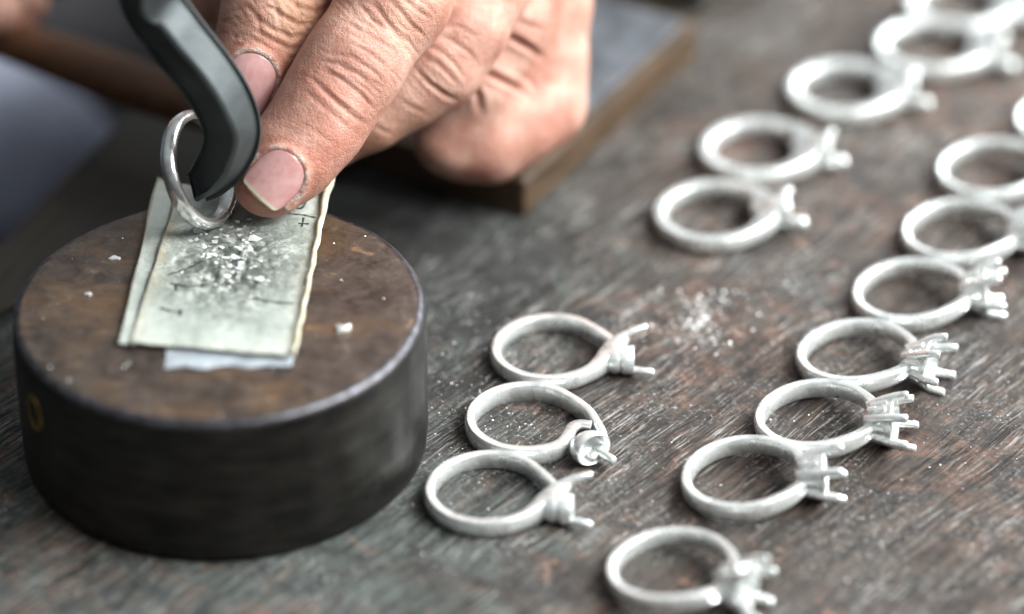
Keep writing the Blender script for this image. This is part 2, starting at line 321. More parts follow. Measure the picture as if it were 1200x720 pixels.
# ------------------------------------------------------------------ folded paper on the block
def paper():
    cpt = tab(266, 325, BT)
    root = empty('folded_paper', (cpt[0], cpt[1], BT), label='folded strip of smudged greenish-white printed paper lying on the round block', category='paper')
    def P(px, py, z=0): q = tab(px, py, BT+z); return q-np.array([cpt[0], cpt[1], BT])
    def hgt(x, y):
        d = math.hypot(x-1, (y-2)*.8)
        n1 = noise.noise(Vector((x*.13, y*.13, 3))); n2 = noise.noise(Vector((x*.55, y*.55, 8))); n3 = noise.noise(Vector((x*1.3, y*1.3, 1)))
        k = max(0, 1-d/13)
        return .35+.25*n1+.12*n2+k*(.8*n2+.5*n3+.25)
    def sheet(name, c, nu, nv, base, mat, edge=(1, 1, 1, 1), wob=.35, up=None, th=.18, **kw):
        tl, tr, br, bl = [P(*q) for q in c]; V = []; E = []
        for j in range(nv+1):
            for i in range(nu+1):
                u, v = i/nu, j/nv
                p = (tl*(1-u)+tr*u)*(1-v)+(bl*(1-u)+br*u)*v
                ww = wob*noise.noise(Vector((u*5+base*9, v*7, 2)))
                if i in (0, nu): p = p+np.array([ww, 0, 0])
                if j in (0, nv): p = p+np.array([0, ww*1.4, 0])
                z = base+hgt(p[0], p[1])
                if up: z += up(u, v)
                V.append((p[0], p[1], z)); e = 0
                for s_, dd in ((edge[0], v), (edge[1], 1-u), (edge[2], 1-v), (edge[3], u)):
                    if s_: e = max(e, s_*math.exp(-dd*(24 if s_ < 2 else 14)))
                E.append(min(1, e))
        F = [(j*(nu+1)+i, j*(nu+1)+i+1, (j+1)*(nu+1)+i+1, (j+1)*(nu+1)+i) for j in range(nv) for i in range(nu)]
        o = mesh(name, V, F, mat, root, **kw); o.data.attributes.new('edge', 'FLOAT', 'POINT').data.foreach_set('value', E)
        m = o.modifiers.new('solid', 'SOLIDIFY'); m.thickness = th*S; m.offset = 0; return o
    low = mat_simple('bluish_paper', (.26, .29, .32), (.42, .46, .49), .3, .5)
    sheet('under_sheet', [(215, 238), (380, 238), (342, 430), (191, 433)], 60, 36, .0, low, (0, 0, 0, 0), .9, up=lambda u, v: -.2)
    sheet('folded_flap', [(184, 214), (232, 232), (160, 409), (139, 407)], 14, 44, .38, PAPER, (0, .0, 0, .9), .3, up=lambda u, v: .5*(1-u)*(1-v)**2)
    sheet('top_sheet', [(212, 226), (386, 224), (345, 424), (152, 408)], 90, 90, .75, PAPER, (0, .9, .25, .8), .3,
          up=lambda u, v: .9*max(0, .12-u)/.12*(1-v)+.7*math.exp(-((u-1)/.03)**2))
    # rolled right margin
    mb = MB(); pts = []; rad = []
    for k in range(26):
        t = k/25; p = P(386-41*t, 222+203*t); pts.append((p[0]+.12*math.sin(k*1.7), p[1], 1.5+hgt(p[0], p[1])*.6+1.0*math.exp(-t*14))); rad.append(.62*(1-.45*t)+.55*math.exp(-t*16)+.08*math.sin(k*2.3))
    mb.tube(pts, rad, 10, sq=.75)
    o = mb.build('rolled_edge', mat_simple('yellowed_paper_edge', (.45, .38, .24), (.72, .70, .58), .5, .6, .4), root)
    # printed rules and characters
    ink = mat_simple('black_ink', (.018, .022, .02), (.05, .055, .05), 2, .6, .02)
    def stroke(name, pts, wd):
        fine = []
        for a, b in zip(pts[:-1], pts[1:]):
            for k in range(8): fine.append(np.array(a)*(1-k/8)+np.array(b)*k/8)
        fine.append(np.array(pts[-1])); V = []; F = []
        for i, q in enumerate(fine):
            p = P(*q); a = P(*fine[max(i-1, 0)]); b = P(*fine[min(i+1, len(fine)-1)]); t = (b-a)[:2]; t /= np.linalg.norm(t)+1e-9; nn = np.array([-t[1], t[0]])*wd*.8*(.7+.5*noise.noise(Vector((q[0]*.2, q[1]*.2, 0))))
            for s_ in (-1, 1):
                x, y = p[0]+nn[0]*s_, p[1]+nn[1]*s_; V.append((x, y, .75+hgt(x, y)+.16))
        for i in range(len(fine)-1): F.append((2*i, 2*i+1, 2*i+3, 2*i+2))
        return V, F
    marks = [([(338, 258), (357, 259), (372, 262)], .35), ([(350, 268), (362, 269)], .4), ([(297, 357), (318, 361), (344, 363)], .38), ([(200, 339), (222, 343), (238, 340)], .45),
             ([(178, 333), (205, 327), (240, 313)], .4), ([(188, 368), (200, 372), (214, 373)], .4), ([(206, 340), (207, 348)], .35), ([(212, 370), (211, 378)], .35), ([(356, 262), (354, 272)], .3), ([(338, 250), (340, 244), (339, 239)], .35)]
    mb = MB()
    for p_, wd in marks: mb.add(*stroke('x', p_, wd))
    mb.add(*stroke('x', [(353+6*math.cos(a)*.8-2*math.sin(a), 246+6.5*math.sin(a)) for a in [2*PI*k/10 for k in range(11)]], .45))
    mb.build('printed_marks', ink, root, fix=False, kind='stuff')
    # crinkled filings pressed on the paper
    mb = MB(); rn = random.Random(3)
    for k in range(75):
        a = rn.gauss(0, 1); b = rn.gauss(0, 1); q = P(272+a*20+b*4, 304+b*24); x, y = q[0], q[1]
        z = .75+hgt(x, y)+.15; s_ = rn.uniform(.3, .95)*(1 if rn.random() < .75 else 1.5)
        pts = [(x+s_*math.cos(t+rn.uniform(-.4, .4))*rn.uniform(.4, 1.2), y+s_*math.sin(t)*rn.uniform(.4, 1.2), z+rn.uniform(-.05, .22)*s_) for t in (0, 1.3, 2.5, 3.8, 5.1)]
        mb.add(pts+[(x, y, z+.16*s_)], [(i, (i+1) % 5, 5) for i in range(5)])
    mb.build('silver_flakes', mat_silver('flake_silver', .3, (.97, .97, .96), .35, .3), root, smooth=False, fix=False, kind='stuff')
    return hgt, cpt
paper()

# ------------------------------------------------------------------ cast rings
BAND_R = 11.0
def band_section(th, t, h, g, zc, rr, crown=.18):
    """closed outline of the band at angle th (mm): t thickness, h height, g groove depth on the outer face"""
    c, s = math.cos(th), math.sin(th); b = .28
    pr = [(-t/2+b*.6, -h/2), (t/2-b, -h/2), (t/2-.05, -h/2+b), (t/2+crown*.7, -h*.22), (t/2+crown-g, 0), (t/2+crown*.7, h*.22), (t/2-.05, h/2-b), (t/2-b, h/2), (-t/2+b*.6, h/2), (-t/2, h/2-b*.6), (-t/2-.0, 0), (-t/2, -h/2+b*.6)]
    return [((rr+x)*c, (rr+x)*s, zc+z) for x, z in pr]
def basket(mb, x0, x1, r0, r1, th=.55, n=36, wav=0):
    rings = []
    for k in range(n):
        q = 2*PI*k/n; rr = 1+wav*math.cos(6*q)
        o = []
        for x, r_ in ((x0, r0), (x0+.3, r0+.15), ((x0+x1)/2, (r0+r1)/2+.1), (x1-.25, r1), (x1, r1-.2), (x1, r1-th), ((x0+x1)/2, (r0+r1)/2-th), (x0, r0-th)):
            o.append((x, r_*rr*math.cos(q), r_*rr*math.sin(q)))
        rings.append(o)
    mb.loft(rings, closed=True)
def catmull(P_, n):
    P_ = [np.array(p, float) for p in P_]; P_ = [2*P_[0]-P_[1]]+P_+[2*P_[-1]-P_[-2]]; out = []
    for i in range(1, len(P_)-2):
        for k in range(n):
            t = k/n; p0, p1, p2, p3 = P_[i-1:i+3]
            out.append(.5*((2*p1)+(-p0+p2)*t+(2*p0-5*p1+4*p2-p3)*t*t+(-p0+3*p1-3*p2+p3)*t**3))
    out.append(P_[-2]); return out
def sweep(root, pp, t, n):
    P_ = catmull([(*q, t) if len(q) == 4 else q for q in pp], n); mb = MB(); R_ = []
    for i, p in enumerate(P_):
        tg = P_[min(i+1, len(P_)-1)][:2]-P_[max(i-1, 0)][:2]; tg /= np.linalg.norm(tg); th = math.atan2(-tg[0], tg[1])
        sec = band_section(th, p[4], p[3], 0, p[2], 0, .25); R_.append([(p[0]+x, p[1]+y, z) for x, y, z in sec])
    mb.loft(R_); b = mb.build('band', SILVER, root); sharp(b, 50)
def make_ring(kind, seed, Ro=11.2, h=3.4, t=1.5):
    rn = random.Random(seed); root = empty('cast_ring'); h *= rn.uniform(.93, 1.07); t *= rn.uniform(.9, 1.12); ref = (seed*1.37) % 5
    N = 96; Rm = Ro-t/2; HC = 4.2                                # height of setting's centre above band centre plane is handled by tilt
    mb = MB(); rings = []
    jit = lambda th: .05*noise.noise(Vector((math.cos(th)*3+seed, math.sin(th)*3, 1)))
    if kind in ('basket', 'round', 'stem'):
        for k in range(N):
            th = -PI+2*PI*(k+.5)/N; a = abs(th); s = max(0, 1-a/math.radians(58)); s = s*s*(3-2*s)
            hh = h*(1-.28*s) if kind != 'stem' else h*(1+.1*s)
            tt = t*(1+.35*s) if kind != 'stem' else t*(1+1.15*s)
            flat = max(0, 1-a/math.radians(20)); rr = Rm+jit(th)+(.9*s if kind != 'stem' else .5*s)-1.2*flat
            rings.append(band_section(th, tt+jit(th*2)*2, hh, (.95*s*(1-flat) if kind != 'stem' else 0), h/2, rr))
        mb.loft(rings, closed=True); b = mb.build('band', SILVER, root); sharp(b, 50)
    if kind in ('basket', 'round'):
        r0, r1 = (3.3, 4.75) if kind == 'basket' else (2.6, 4.7); x0, x1 = Ro-1.3, Ro+3.9
        mb = MB()
        for dx in ((0, 1.7), (2.7, 4.9)) if kind == 'basket' else ((0, 1.5), (3.4, 4.9)):
            f0, f1 = dx[0]/5.3, dx[1]/5.3
            basket(mb, x0+dx[0], x0+dx[1], r0+(r1-r0)*f0, r0+(r1-r0)*f1, .95)
        # narrow ribs that close most of the gallery
        for k in range(14 if kind == 'basket' else 6):
            q = 2*PI*(k+.5)/(14 if kind == 'basket' else 6)
            mb.tube([(x0+.6, (r0-.1)*math.cos(q), (r0-.1)*math.sin(q)), (x0+3.6, (r0+(r1-r0)*.65-.25)*math.cos(q), (r0+(r1-r0)*.65-.25)*math.sin(q))], .78, 8)
        s_ = mb.build('setting', SILVER, root); s_.location.z = h/2*S; sharp(s_, 40)
        n = 6
        off = rn.uniform(.22, .38) if kind == 'basket' else rn.uniform(.02, .16)
        for k in range(n):
            q = 2*PI*(k+off)/n; L = rn.uniform(2.2, 3.5)
            mb = MB(); cx, cz = math.cos(q), math.sin(q)
            mb.tube([(x0-.2, r0*.92*cx, r0*.92*cz), (x0+2.5, (r0+.75)*cx, (r0+.75)*cz), (x1-.2, (r1+.1)*cx, (r1+.1)*cz), (x1+L*.6, (r1+.45)*cx, (r1+.45)*cz), (x1+L-.2, (r1+.6)*cx, (r1+.6)*cz), (x1+L, (r1+.6)*cx, (r1+.6)*cz)],
                    [.7, .82, .86, .78, .74, .55], 12)
            p = mb.build('prong', SILVER, root); p.location.z = h/2*S; sharp(p, 50)
        mb = MB(); mb.tube([(x0-.3, 0, 0), (x0+.9, 0, 0)], [r0-.5, r0-.3], 20); mb.build('collar', SILVER, root, loc=(0, 0, h/2))
        lift = r1+.6
        headx = x1
    elif kind == 'stem':
        x0 = Ro+.1; mb = MB()
        mb.tube([(x0-1.6, 0, 0), (x0-.6, 0, 0), (x0+.6, 0, 0), (x0+1.2, 0, 0), (x0+2.8, 0, 0), (x0+3.3, 0, 0), (x0+3.1, 0, 0), (x0+1.2, 0, 0)], [2.3, 3.1, 3.4, 3.5, 4.0, 3.8, 3.0, 2.0], 24, cap=True)
        s_ = mb.build('setting', SILVER, root, loc=(0, 0, h/2)); sharp(s_, 45)
        for q in (1.3+rn.uniform(-.3, .3), 3.6):
            cx, cy = math.cos(q), math.sin(q); mb = MB(); mb.tube([(x0+.6, 3.3*cx, 3.3*cy), (x0+3.3, 3.7*cx, 3.7*cy), (x0+4.2, 3.7*cx, 3.7*cy)], [.8, .9, .7], 10); mb.build('prong', SILVER, root, loc=(0, 0, h/2))
        yy = -3.0+rn.uniform(-.4, .4); mb = MB(); mb.tube([(x0+1, yy+1, -.8), (x0+4.2, yy, -1.2), (x0+5.6, yy-.3, -1.3), (x0+6.2, yy-.4, -1.3), (x0+6.7, yy-.45, -1.3)], [1.1, 1.15, 1.45, 1.3, .5], 14); mb.build('sprue', SILVER, root, loc=(0, 0, h/2))
        lift = 3.5; headx = x0+3
    elif kind == 'bypass':
        # open band: the back arm stops behind, the front arm sweeps up past it as a leaf
        pp = [(12.3, .9, h/2+.1, h*.7), (11.0, 3.2, h/2, h*.9)]+[(Rm*math.cos(a), Rm*math.sin(a), h/2, h) for a in [math.radians(36+ (312-36)*k/15) for k in range(16)]]
        pp += [(8.9, -5.7, h/2+.1, h*1.1, t*1.3), (10.7, -3.2, h/2+.3, h*1.2, t*1.9), (12.2, -1.0, h/2+.6, h*1.1, t*2.1), (13.5, 1.0, h/2+1.1, h*.75, t*1.4), (14.8, 2.9, h/2+1.6, h*.3, t*.5)]
        sweep(root, pp, t, 8)
        x0 = 12.0; cy = -3.9; mb = MB()
        mb.tube([(x0-2.2, cy, 0), (x0, cy, 0), (x0+.7, cy, 0), (x0+.9, cy, 0), (x0+1.3, cy, 0), (x0+1.5, cy, 0), (x0+3.4, cy, 0), (x0+3.7, cy, 0), (x0+3.5, cy, 0), (x0+1.6, cy, 0)], [1.6, 2.5, 2.5, 2.2, 2.2, 2.6, 2.85, 2.7, 2.1, 1.5], 28)
        s_ = mb.build('setting', SILVER, root, loc=(0, 0, h/2+.2)); sharp(s_, 40)
        for p_ in ([(12.6, 1.4, 3.2), (15.5, 2.3, 4.2), (18.2, 2.9, 4.8), (18.4, 2.95, 4.8)], [(x0+2.2, -5.6, .9), (x0+5, -6.2, .9), (x0+7.2, -6.7, .85), (x0+7.4, -6.75, .85)]):
            mb = MB(); mb.tube(p_, [.8, .74, .68, .5], 12); p = mb.build('prong', SILVER, root); sharp(p, 50)
        lift = 2.6; headx = 14
    elif kind == 'swirl':
        # the front arm rises into a hooked lip; the back arm curls round the outside of a small bowl
        pp = [(11.6, -10.2, 1.2, 1.0), (13.3, -7.6, 1.4, 1.8), (13.8, -4.4, 1.5, 2.6), (12.6, -.6, h/2, h*.95), (10.9, 3.0, h/2, h)]
        pp += [(Rm*math.cos(a), Rm*math.sin(a), h/2, h) for a in [math.radians(38+(298-38)*k/14) for k in range(15)]]
        pp += [(6.6, -7.6, h/2+.1, h*1.0), (7.6, -5.2, h/2+.4, h*.8), (8.3, -3.4, h/2+.9, h*.6), (9.8, -2.6, h/2+1.3, h*.4), (11.8, -3.0, h/2+1.5, h*.3)]
        sweep(root, pp, t, 8)
        ax_ = Vector((.55, -.78, .12)).normalized(); c_ = Vector((9.6, -6.6, 2.4)); sd = ax_.cross(Vector((0, 0, 1))).normalized(); u_ = sd.cross(ax_); R_ = []
        for d_, r_ in ((0, .6), (.5, 2.0), (1.4, 3.0), (2.8, 3.6), (4.2, 3.7), (4.6, 3.5), (4.3, 3.0), (3.0, 2.7), (1.8, 1.6), (1.5, .2)):
            R_.append([tuple(c_+ax_*d_+(sd*math.cos(q)*1.05+u_*math.sin(q)*.82)*r_) for q in [2*PI*k_/28 for k_ in range(28)]])
        mb = MB(); mb.loft(R_); s_ = mb.build('setting', SILVER, root); sharp(s_, 50)
        a_ = c_+ax_*3.6-u_*1.4+sd*-1.6; mb = MB(); mb.tube([tuple(a_), tuple(a_+ax_*3), tuple(a_+ax_*4.6), tuple(a_+ax_*4.8)], [.9, .8, .75, .55], 12); p = mb.build('prong', SILVER, root); sharp(p, 50)
        lift = 2.2; headx = 12
    return root, lift, headx, h

RING_COUNT = 0
GRP = 'cast silver rings laid in rows on the bench'
def place_ring(kind, px, py, ang, label, seed, scale=1.0, roll=0, z=0, back=0, **kw):
    """px,py: centre of the band's middle on the bench as seen in the photo"""
    root, lift, hx, h = make_ring(kind, seed, **kw)
    tilt = math.asin(max(0, (lift-h/2))/(hx+11.2)*.95)
    c = tab(px, py, 1.5+11*math.sin(tilt)+z)
    root.rotation_euler = Matrix.Rotation(math.radians(ang), 4, 'Z').to_euler()
    root.rotation_euler = (Matrix.Rotation(math.radians(ang), 4, 'Z') @ Matrix.Rotation(-tilt, 4, 'Y') @ Matrix.Rotation(math.radians(roll), 4, 'X')).to_euler()
    root.scale = (scale,)*3
    up = Vector((0, 0, 1)); up.rotate(root.rotation_euler)
    root.location = (Vector(c)-up*h/2*scale)*S
    root['label'] = label; root['category'] = 'ring'; root['group'] = GRP
    return root
place_ring('bypass', 645, 413, 0, 'silver ring with leaf-shaped arm and one long upper prong, right of the round block', 1)
place_ring('swirl', 617, 496, 0, 'silver ring with small bowl and pin, second in the short row beside the block', 2)
place_ring('bypass', 572, 578, -8, 'silver ring nearest the round block at the front end of the short row', 3)
place_ring('stem', 836, 253, 3, 'thick silver ring at the near end of the blurred middle row', 4, Ro=11.9, t=2.5)
place_ring('stem', 887, 178, -3, 'thick silver ring second in the blurred middle row, behind its nearest ring', 5, Ro=11.9, t=2.5)
place_ring('stem', 988, 108, -4, 'thick silver ring third in the blurred middle row, with clear bench on both sides', 6, Ro=11.9, t=2.6)
place_ring('stem', 1092, 57, -14, 'blurred silver ring fourth in the middle row, its setting close to the right edge', 7, Ro=12.2, t=2.6)
place_ring('stem', 1125, 8, -8, 'most blurred silver ring, farthest of the middle row, cut by the top edge', 8, Ro=11.9, t=2.5)
place_ring('basket', 872, 560, -6, 'sharp silver ring with wide ribbed basket, frontmost of the long right-hand row', 11)
place_ring('basket', 956, 491, -14, 'sharp silver ring with ribbed four-prong basket, second in the long right-hand row', 12)
place_ring('round', 1003, 417, -22, 'silver ring with open round gallery and six prongs, third in the right row', 13)
place_ring('round', 1067, 345, -6, 'silver ring with three prongs pointing right, fourth in the right-hand row', 14)
place_ring('basket', 1124, 274, -6, 'blurred silver ring fifth in the right-hand row, its prongs beyond the edge', 15)
place_ring('round', 1163, 201, -4, 'slightly blurred silver ring sixth in the right-hand row, cut by the right edge', 16)
place_ring('basket', 1254, 142, 0, 'silver ring showing only its left curve at the right edge of the photo', 17)
place_ring('round', 787, 668, -30, 'silver ring at the very front of the bench, low in the foreground', 18)

# ------------------------------------------------------------------ filings and chips lying about
def scatter():
    rn = random.Random(5); mb = MB()
    def chip(x, y, z, s_):
        t0 = rn.uniform(0, 6.28); pts = [(x+s_*math.cos(t0+t)*rn.uniform(.5, 1), y+s_*math.sin(t0+t)*rn.uniform(.5, 1), z+rn.uniform(0, .3)*s_) for t in (0, 1.6, 3.1, 4.6)]
        mb.add(pts+[(x, y, z+.5*s_)], [(0, 1, 4), (1, 2, 4), (2, 3, 4), (3, 0, 4)])
    for k in range(1500):
        p = tab(rn.uniform(480, 1230), rn.uniform(-10, 735)); chip(p[0], p[1], .02, .08+.22*rn.random()**3)
    for k in range(420):
        a, b = rn.gauss(0, 1), rn.gauss(0, 1); a = a*abs(a)**.5; p = tab(820+a*30+b*12, 376+a*-9+b*15); chip(p[0], p[1], .02, .09+.42*rn.random()**3)
    for k in range(350):
        p = tab(rn.gauss(560, 45), rn.gauss(470, 60))
        if math.hypot(p[0]-BC[0], p[1]-BC[1]) > BR+1: chip(p[0], p[1], .02, .07+.26*rn.random()**3)
    for k in range(60):
        f = rn.random(); p = tab(722+f*55+rn.gauss(0, 2), 378-f*42+rn.gauss(0, 2)); chip(p[0], p[1], .02, .1+.2*rn.random())
    mb.build('silver_filings', mat_silver('filing_silver', .35, (.9, .91, .9), .6), None, smooth=False, fix=False, kind='stuff', label='fine pale silver filings and dust strewn across the bench')
    mb = MB()
    for k in range(70):
        a = rn.uniform(0, 2*PI); q = BR*.95*math.sqrt(rn.random()); x, y = BC[0]+q*math.cos(a), BC[1]+q*math.sin(a); chip(x, y, BT, .08+.3*rn.random()**3)
    mb.build('silver_specks', SILVER, None, smooth=False, fix=False, kind='stuff', label='tiny silver specks on the round block')
    for (px, py, s_, lab) in ((402, 386, 1.5, 'white silver chip on the block to the right of the paper'), (134, 303, .95, 'small pale chip on the block left of the paper'), (104, 345, .7, 'smallest pale chip near the left rim of the block')):
        p = tab(px, py, BT); V = []; n = 9
        for lev, zz in ((1, 0), (.9, .28*s_), (.45, .42*s_)):
            for k in range(n): q = 2*PI*k/n; rr = s_*lev*(1+.35*math.sin(2.3*k+px)); V.append((rr*math.cos(q), rr*math.sin(q)*.8, zz+.05*math.sin(k*1.9)))
        V.append((0, 0, .46*s_)); F = [(l*n+k, l*n+(k+1) % n, (l+1)*n+(k+1) % n, (l+1)*n+k) for l in range(2) for k in range(n)]+[(2*n+k, 2*n+(k+1) % n, 3*n) for k in range(n)]+[tuple(range(n))[::-1]]
        mesh('silver_chip', V, F, SILVER, None, smooth=False, loc=p, label=lab, category='metal chip', group='silver chips on the block')
scatter()

# ------------------------------------------------------------------ ring held upright on the paper
def held_ring():
    ctr = vp(234, 199, -6); ax = RIGHT*.88+UP*.15-FWD*.46; ax /= np.linalg.norm(ax)
    a = UP-ax*np.dot(UP, ax); a /= np.linalg.norm(a); b = np.cross(ax, a)
    root = empty('polished_ring', ctr, label='polished silver ring standing upright on the folded paper, held by the fingers', category='ring')
    mb = MB(); R_ = []; n = 110; Rm = 10.1; hw = 1.65
    for k in range(n):
        q = 2*PI*k/n; f = .04*noise.noise(Vector((math.cos(q)*3, math.sin(q)*3, 5)))
        hh = hw*(1+.10*math.cos(q+2)); t = .95
        pr = [(t, -hh*.45), (t*1.12, 0), (t, hh*.45), (t*.55, hh*.88), (0, hh), (-t*.75, hh*.86), (-t, hh*.5), (-t*1.0, 0), (-t, -hh*.5), (-t*.75, -hh*.86), (0, -hh), (t*.55, -hh*.88)]
        R_.append([(Rm+f+x)*(a*math.cos(q)+b*math.sin(q))+ax*y for x, y in pr])
    mb.loft(R_, closed=True); mb.build('band', POLISH, root)
held_ring()

# ------------------------------------------------------------------ bent steel bar
def tool():
    # px, py, depth, roll (deg), width of the light face, width of the dark face
    K = [(150, -330, -46, 41, 9.4, 9.0), (150, -200, -42, 41, 9.4, 9.0), (156, -95, -38, 41, 9.4, 9.0), (168, -40, -42, 41, 9.6, 9.2), (178, 2, -32, 41, 9.8, 9.4), (207, 44, -28, 41, 9.9, 9.4), (243, 90, -24, 42, 9.6, 9.6), (263, 124, -21, 46, 9.6, 9.6), (272, 155, -18, 55, 9.0, 9.4), (264, 184, -14, 64, 7.6, 9.2), (247, 207, -10, 70, 5.8, 8.4), (231, 219, -7, 72, 4.0, 7.0)]
    K = catmull(K, 14); root_loc = vp(K[-1][0], K[-1][1], K[-1][2])
    pts = [vp(k[0], k[1], k[2]) for k in K]; R_ = []; sg = 1
    for i, p in enumerate(pts):
        t = pts[min(i+1, len(pts)-1)]-pts[max(i-1, 0)]; t /= np.linalg.norm(t)
        e = np.cross(t, -FWD); e /= np.linalg.norm(e)                          # in picture plane
        if i == 0 and np.dot(e, RIGHT) < 0: sg = -1
        e = e*sg; v = np.cross(e, t); v /= np.linalg.norm(v)
        if np.dot(v, -FWD) < 0: v = -v
        a = math.radians(K[i][3]); n1 = v*math.cos(a)+e*math.sin(a); n2 = v*math.sin(a)-e*math.cos(a)   # light face normal / dark face normal
        W, D = K[i][4]*.43, K[i][5]*.43; sec = []; c = .75
        for sx, sy in ((1, 1), (-1, 1), (-1, -1), (1, -1)):
            for (ox, oy) in (((c, 0), (c*.3, c*.3), (0, c)) if sx*sy > 0 else ((0, c), (c*.3, c*.3), (c, 0))):
                sec.append(p+n2*sx*(W-ox)+n1*sy*(D-oy)-root_loc)
        R_.append(sec)
    mb = MB(); mb.loft(R_); o = mb.build('bent_steel_bar', TOOL, None, loc=root_loc, label='dark bent steel bar with a hooked end reaching into the upright ring', category='tool')
    sharp(o, 60)
tool()

# ------------------------------------------------------------------ hands, grown as one distance field each
def grow(chains, voxel, lo, hi, kb=2.2):
    """chains: list of (k_join, k_inner, [(x,y,z,r),...]) in camera-frame mm; returns verts, quads"""
    n = np.ceil((hi-lo)/voxel).astype(int)+1
    f = np.full(n, 1e3, np.float32)
    ax = [(lo[i]+voxel*np.arange(n[i])).astype(np.float32) for i in range(3)]
    for kj, ki, ch in chains:
        ch = np.array(ch, float); pad = ch[:, 3].max()+max(kj, ki)+2.5
        a = np.maximum(np.floor((ch[:, :3].min(0)-pad-lo)/voxel).astype(int), 0); b = np.minimum(np.ceil((ch[:, :3].max(0)+pad-lo)/voxel).astype(int)+1, n)
        X, Y, Z = np.meshgrid(*[ax[i][a[i]:b[i]] for i in range(3)], indexing='ij'); g = np.full(X.shape, 1e3, np.float32)
        for p, q in zip(ch[:-1], ch[1:]):
            d = (q-p)[:3]; L2 = float(d@d)
            t = np.clip(((X-p[0])*d[0]+(Y-p[1])*d[1]+(Z-p[2])*d[2])/L2, 0, 1).astype(np.float32)
            s = np.sqrt((X-p[0]-t*d[0])**2+(Y-p[1]-t*d[1])**2+(Z-p[2]-t*d[2])**2)-(p[3]+t*(q[3]-p[3]))
            h = np.maximum(ki-np.abs(g-s), 0)/ki; g = np.minimum(g, s)-h*h*ki*.25
        F0 = f[a[0]:b[0], a[1]:b[1], a[2]:b[2]]
        h = np.maximum(kj-np.abs(F0-g), 0)/kj; f[a[0]:b[0], a[1]:b[1], a[2]:b[2]] = np.minimum(F0, g)-h*h*kj*.25
    # surface nets
    s = f < 0
    idx = -np.ones(n-1, np.int64)
    c = [s[i:n[0]-1+i, j:n[1]-1+j, k:n[2]-1+k] for i in (0, 1) for j in (0, 1) for k in (0, 1)]
    cnt = sum(q.astype(np.int8) for q in c); act = np.argwhere((cnt > 0) & (cnt < 8)); idx[tuple(act.T)] = np.arange(len(act))
    acc = np.zeros((len(act), 3)); num = np.zeros(len(act))
    cor = np.array([(i, j, k) for i in (0, 1) for j in (0, 1) for k in (0, 1)])
    for u in range(8):
        for v in range(u+1, 8):
            if np.abs(cor[u]-cor[v]).sum() != 1: continue
            fu = f[tuple((act+cor[u]).T)]; fv = f[tuple((act+cor[v]).T)]; m = (fu < 0) != (fv < 0)
            t = np.where(m, fu/np.where(m, fu-fv, 1), 0)[:, None]
            acc += np.where(m[:, None], cor[u]+t*(cor[v]-cor[u]), 0); num += m
    V = lo+voxel*(act+acc/num[:, None]); Q = []
    for d in range(3):
        e1, e2 = [(1, 2), (2, 0), (0, 1)][d]; sl0 = [slice(1, -1)]*3; sl0[d] = slice(0, -1); sl1 = list(sl0); sl1[d] = slice(1, None)
        A, B = s[tuple(sl0)], s[tuple(sl1)]; w_ = np.argwhere(A != B); base = w_.copy()
        for q in range(3):
            if q != d: base[:, q] += 1
        flip = A[tuple(w_.T)]
        o1 = np.zeros(3, int); o1[e1] = 1; o2 = np.zeros(3, int); o2[e2] = 1
        quad = np.stack([idx[tuple((base-o1-o2).T)], idx[tuple((base-o2).T)], idx[tuple(base.T)], idx[tuple((base-o1).T)]], 1)
        ok = (quad >= 0).all(1); quad, flip = quad[ok], flip[ok]; quad[~flip] = quad[~flip][:, ::-1]; Q.append(quad)
    return V, np.concatenate(Q), (f, lo, voxel)
def normals(V, Q):
    nn = np.cross(V[Q[:, 2]]-V[Q[:, 0]], V[Q[:, 3]]-V[Q[:, 1]]); N = np.zeros_like(V)
    for k in range(4): np.add.at(N, Q[:, k], nn)
    return N/np.maximum(np.linalg.norm(N, axis=1, keepdims=True), 1e-9)
def relax(V, Q, it=2, lam=.5):
    for _ in range(it):
        A = np.zeros_like(V); c = np.zeros(len(V))
        for k in range(4):
            for j in (1, 3):
                np.add.at(A, Q[:, k], V[Q[:, (k+j) % 4]]); np.add.at(c, Q[:, k], 1)
        V = V+lam*(A/c[:, None]-V)
    return V
def largest(V, Q):
    lab = np.arange(len(V))
    while True:
        m = lab[Q].min(1); new = lab.copy()
        for k in range(4): np.minimum.at(new, Q[:, k], m)
        new = new[new]
        if (new == lab).all(): break
        lab = new
    u, c = np.unique(lab, return_counts=True); keep = lab == u[c.argmax()]; ix = np.cumsum(keep)-1
    return V[keep], ix[Q[keep[Q].all(1)]]
def seg_dist(P_, poly):
    best = np.full(len(P_), 1e9); tt = np.zeros(len(P_)); n = len(poly)-1
    for i in range(n):
        a = np.array(poly[i], float); b = np.array(poly[i+1], float); d = b-a
        t = np.clip(((P_-a)@d)/(d@d), 0, 1); q = np.linalg.norm(P_-a-t[:, None]*d, axis=1); m = q < best; best[m] = q[m]; tt[m] = (i+t[m])/n
    return best, tt
def chain(pts): return [(*cf(x, y, w_), r_*(618+w_)/FPX) for x, y, w_, r_ in pts]

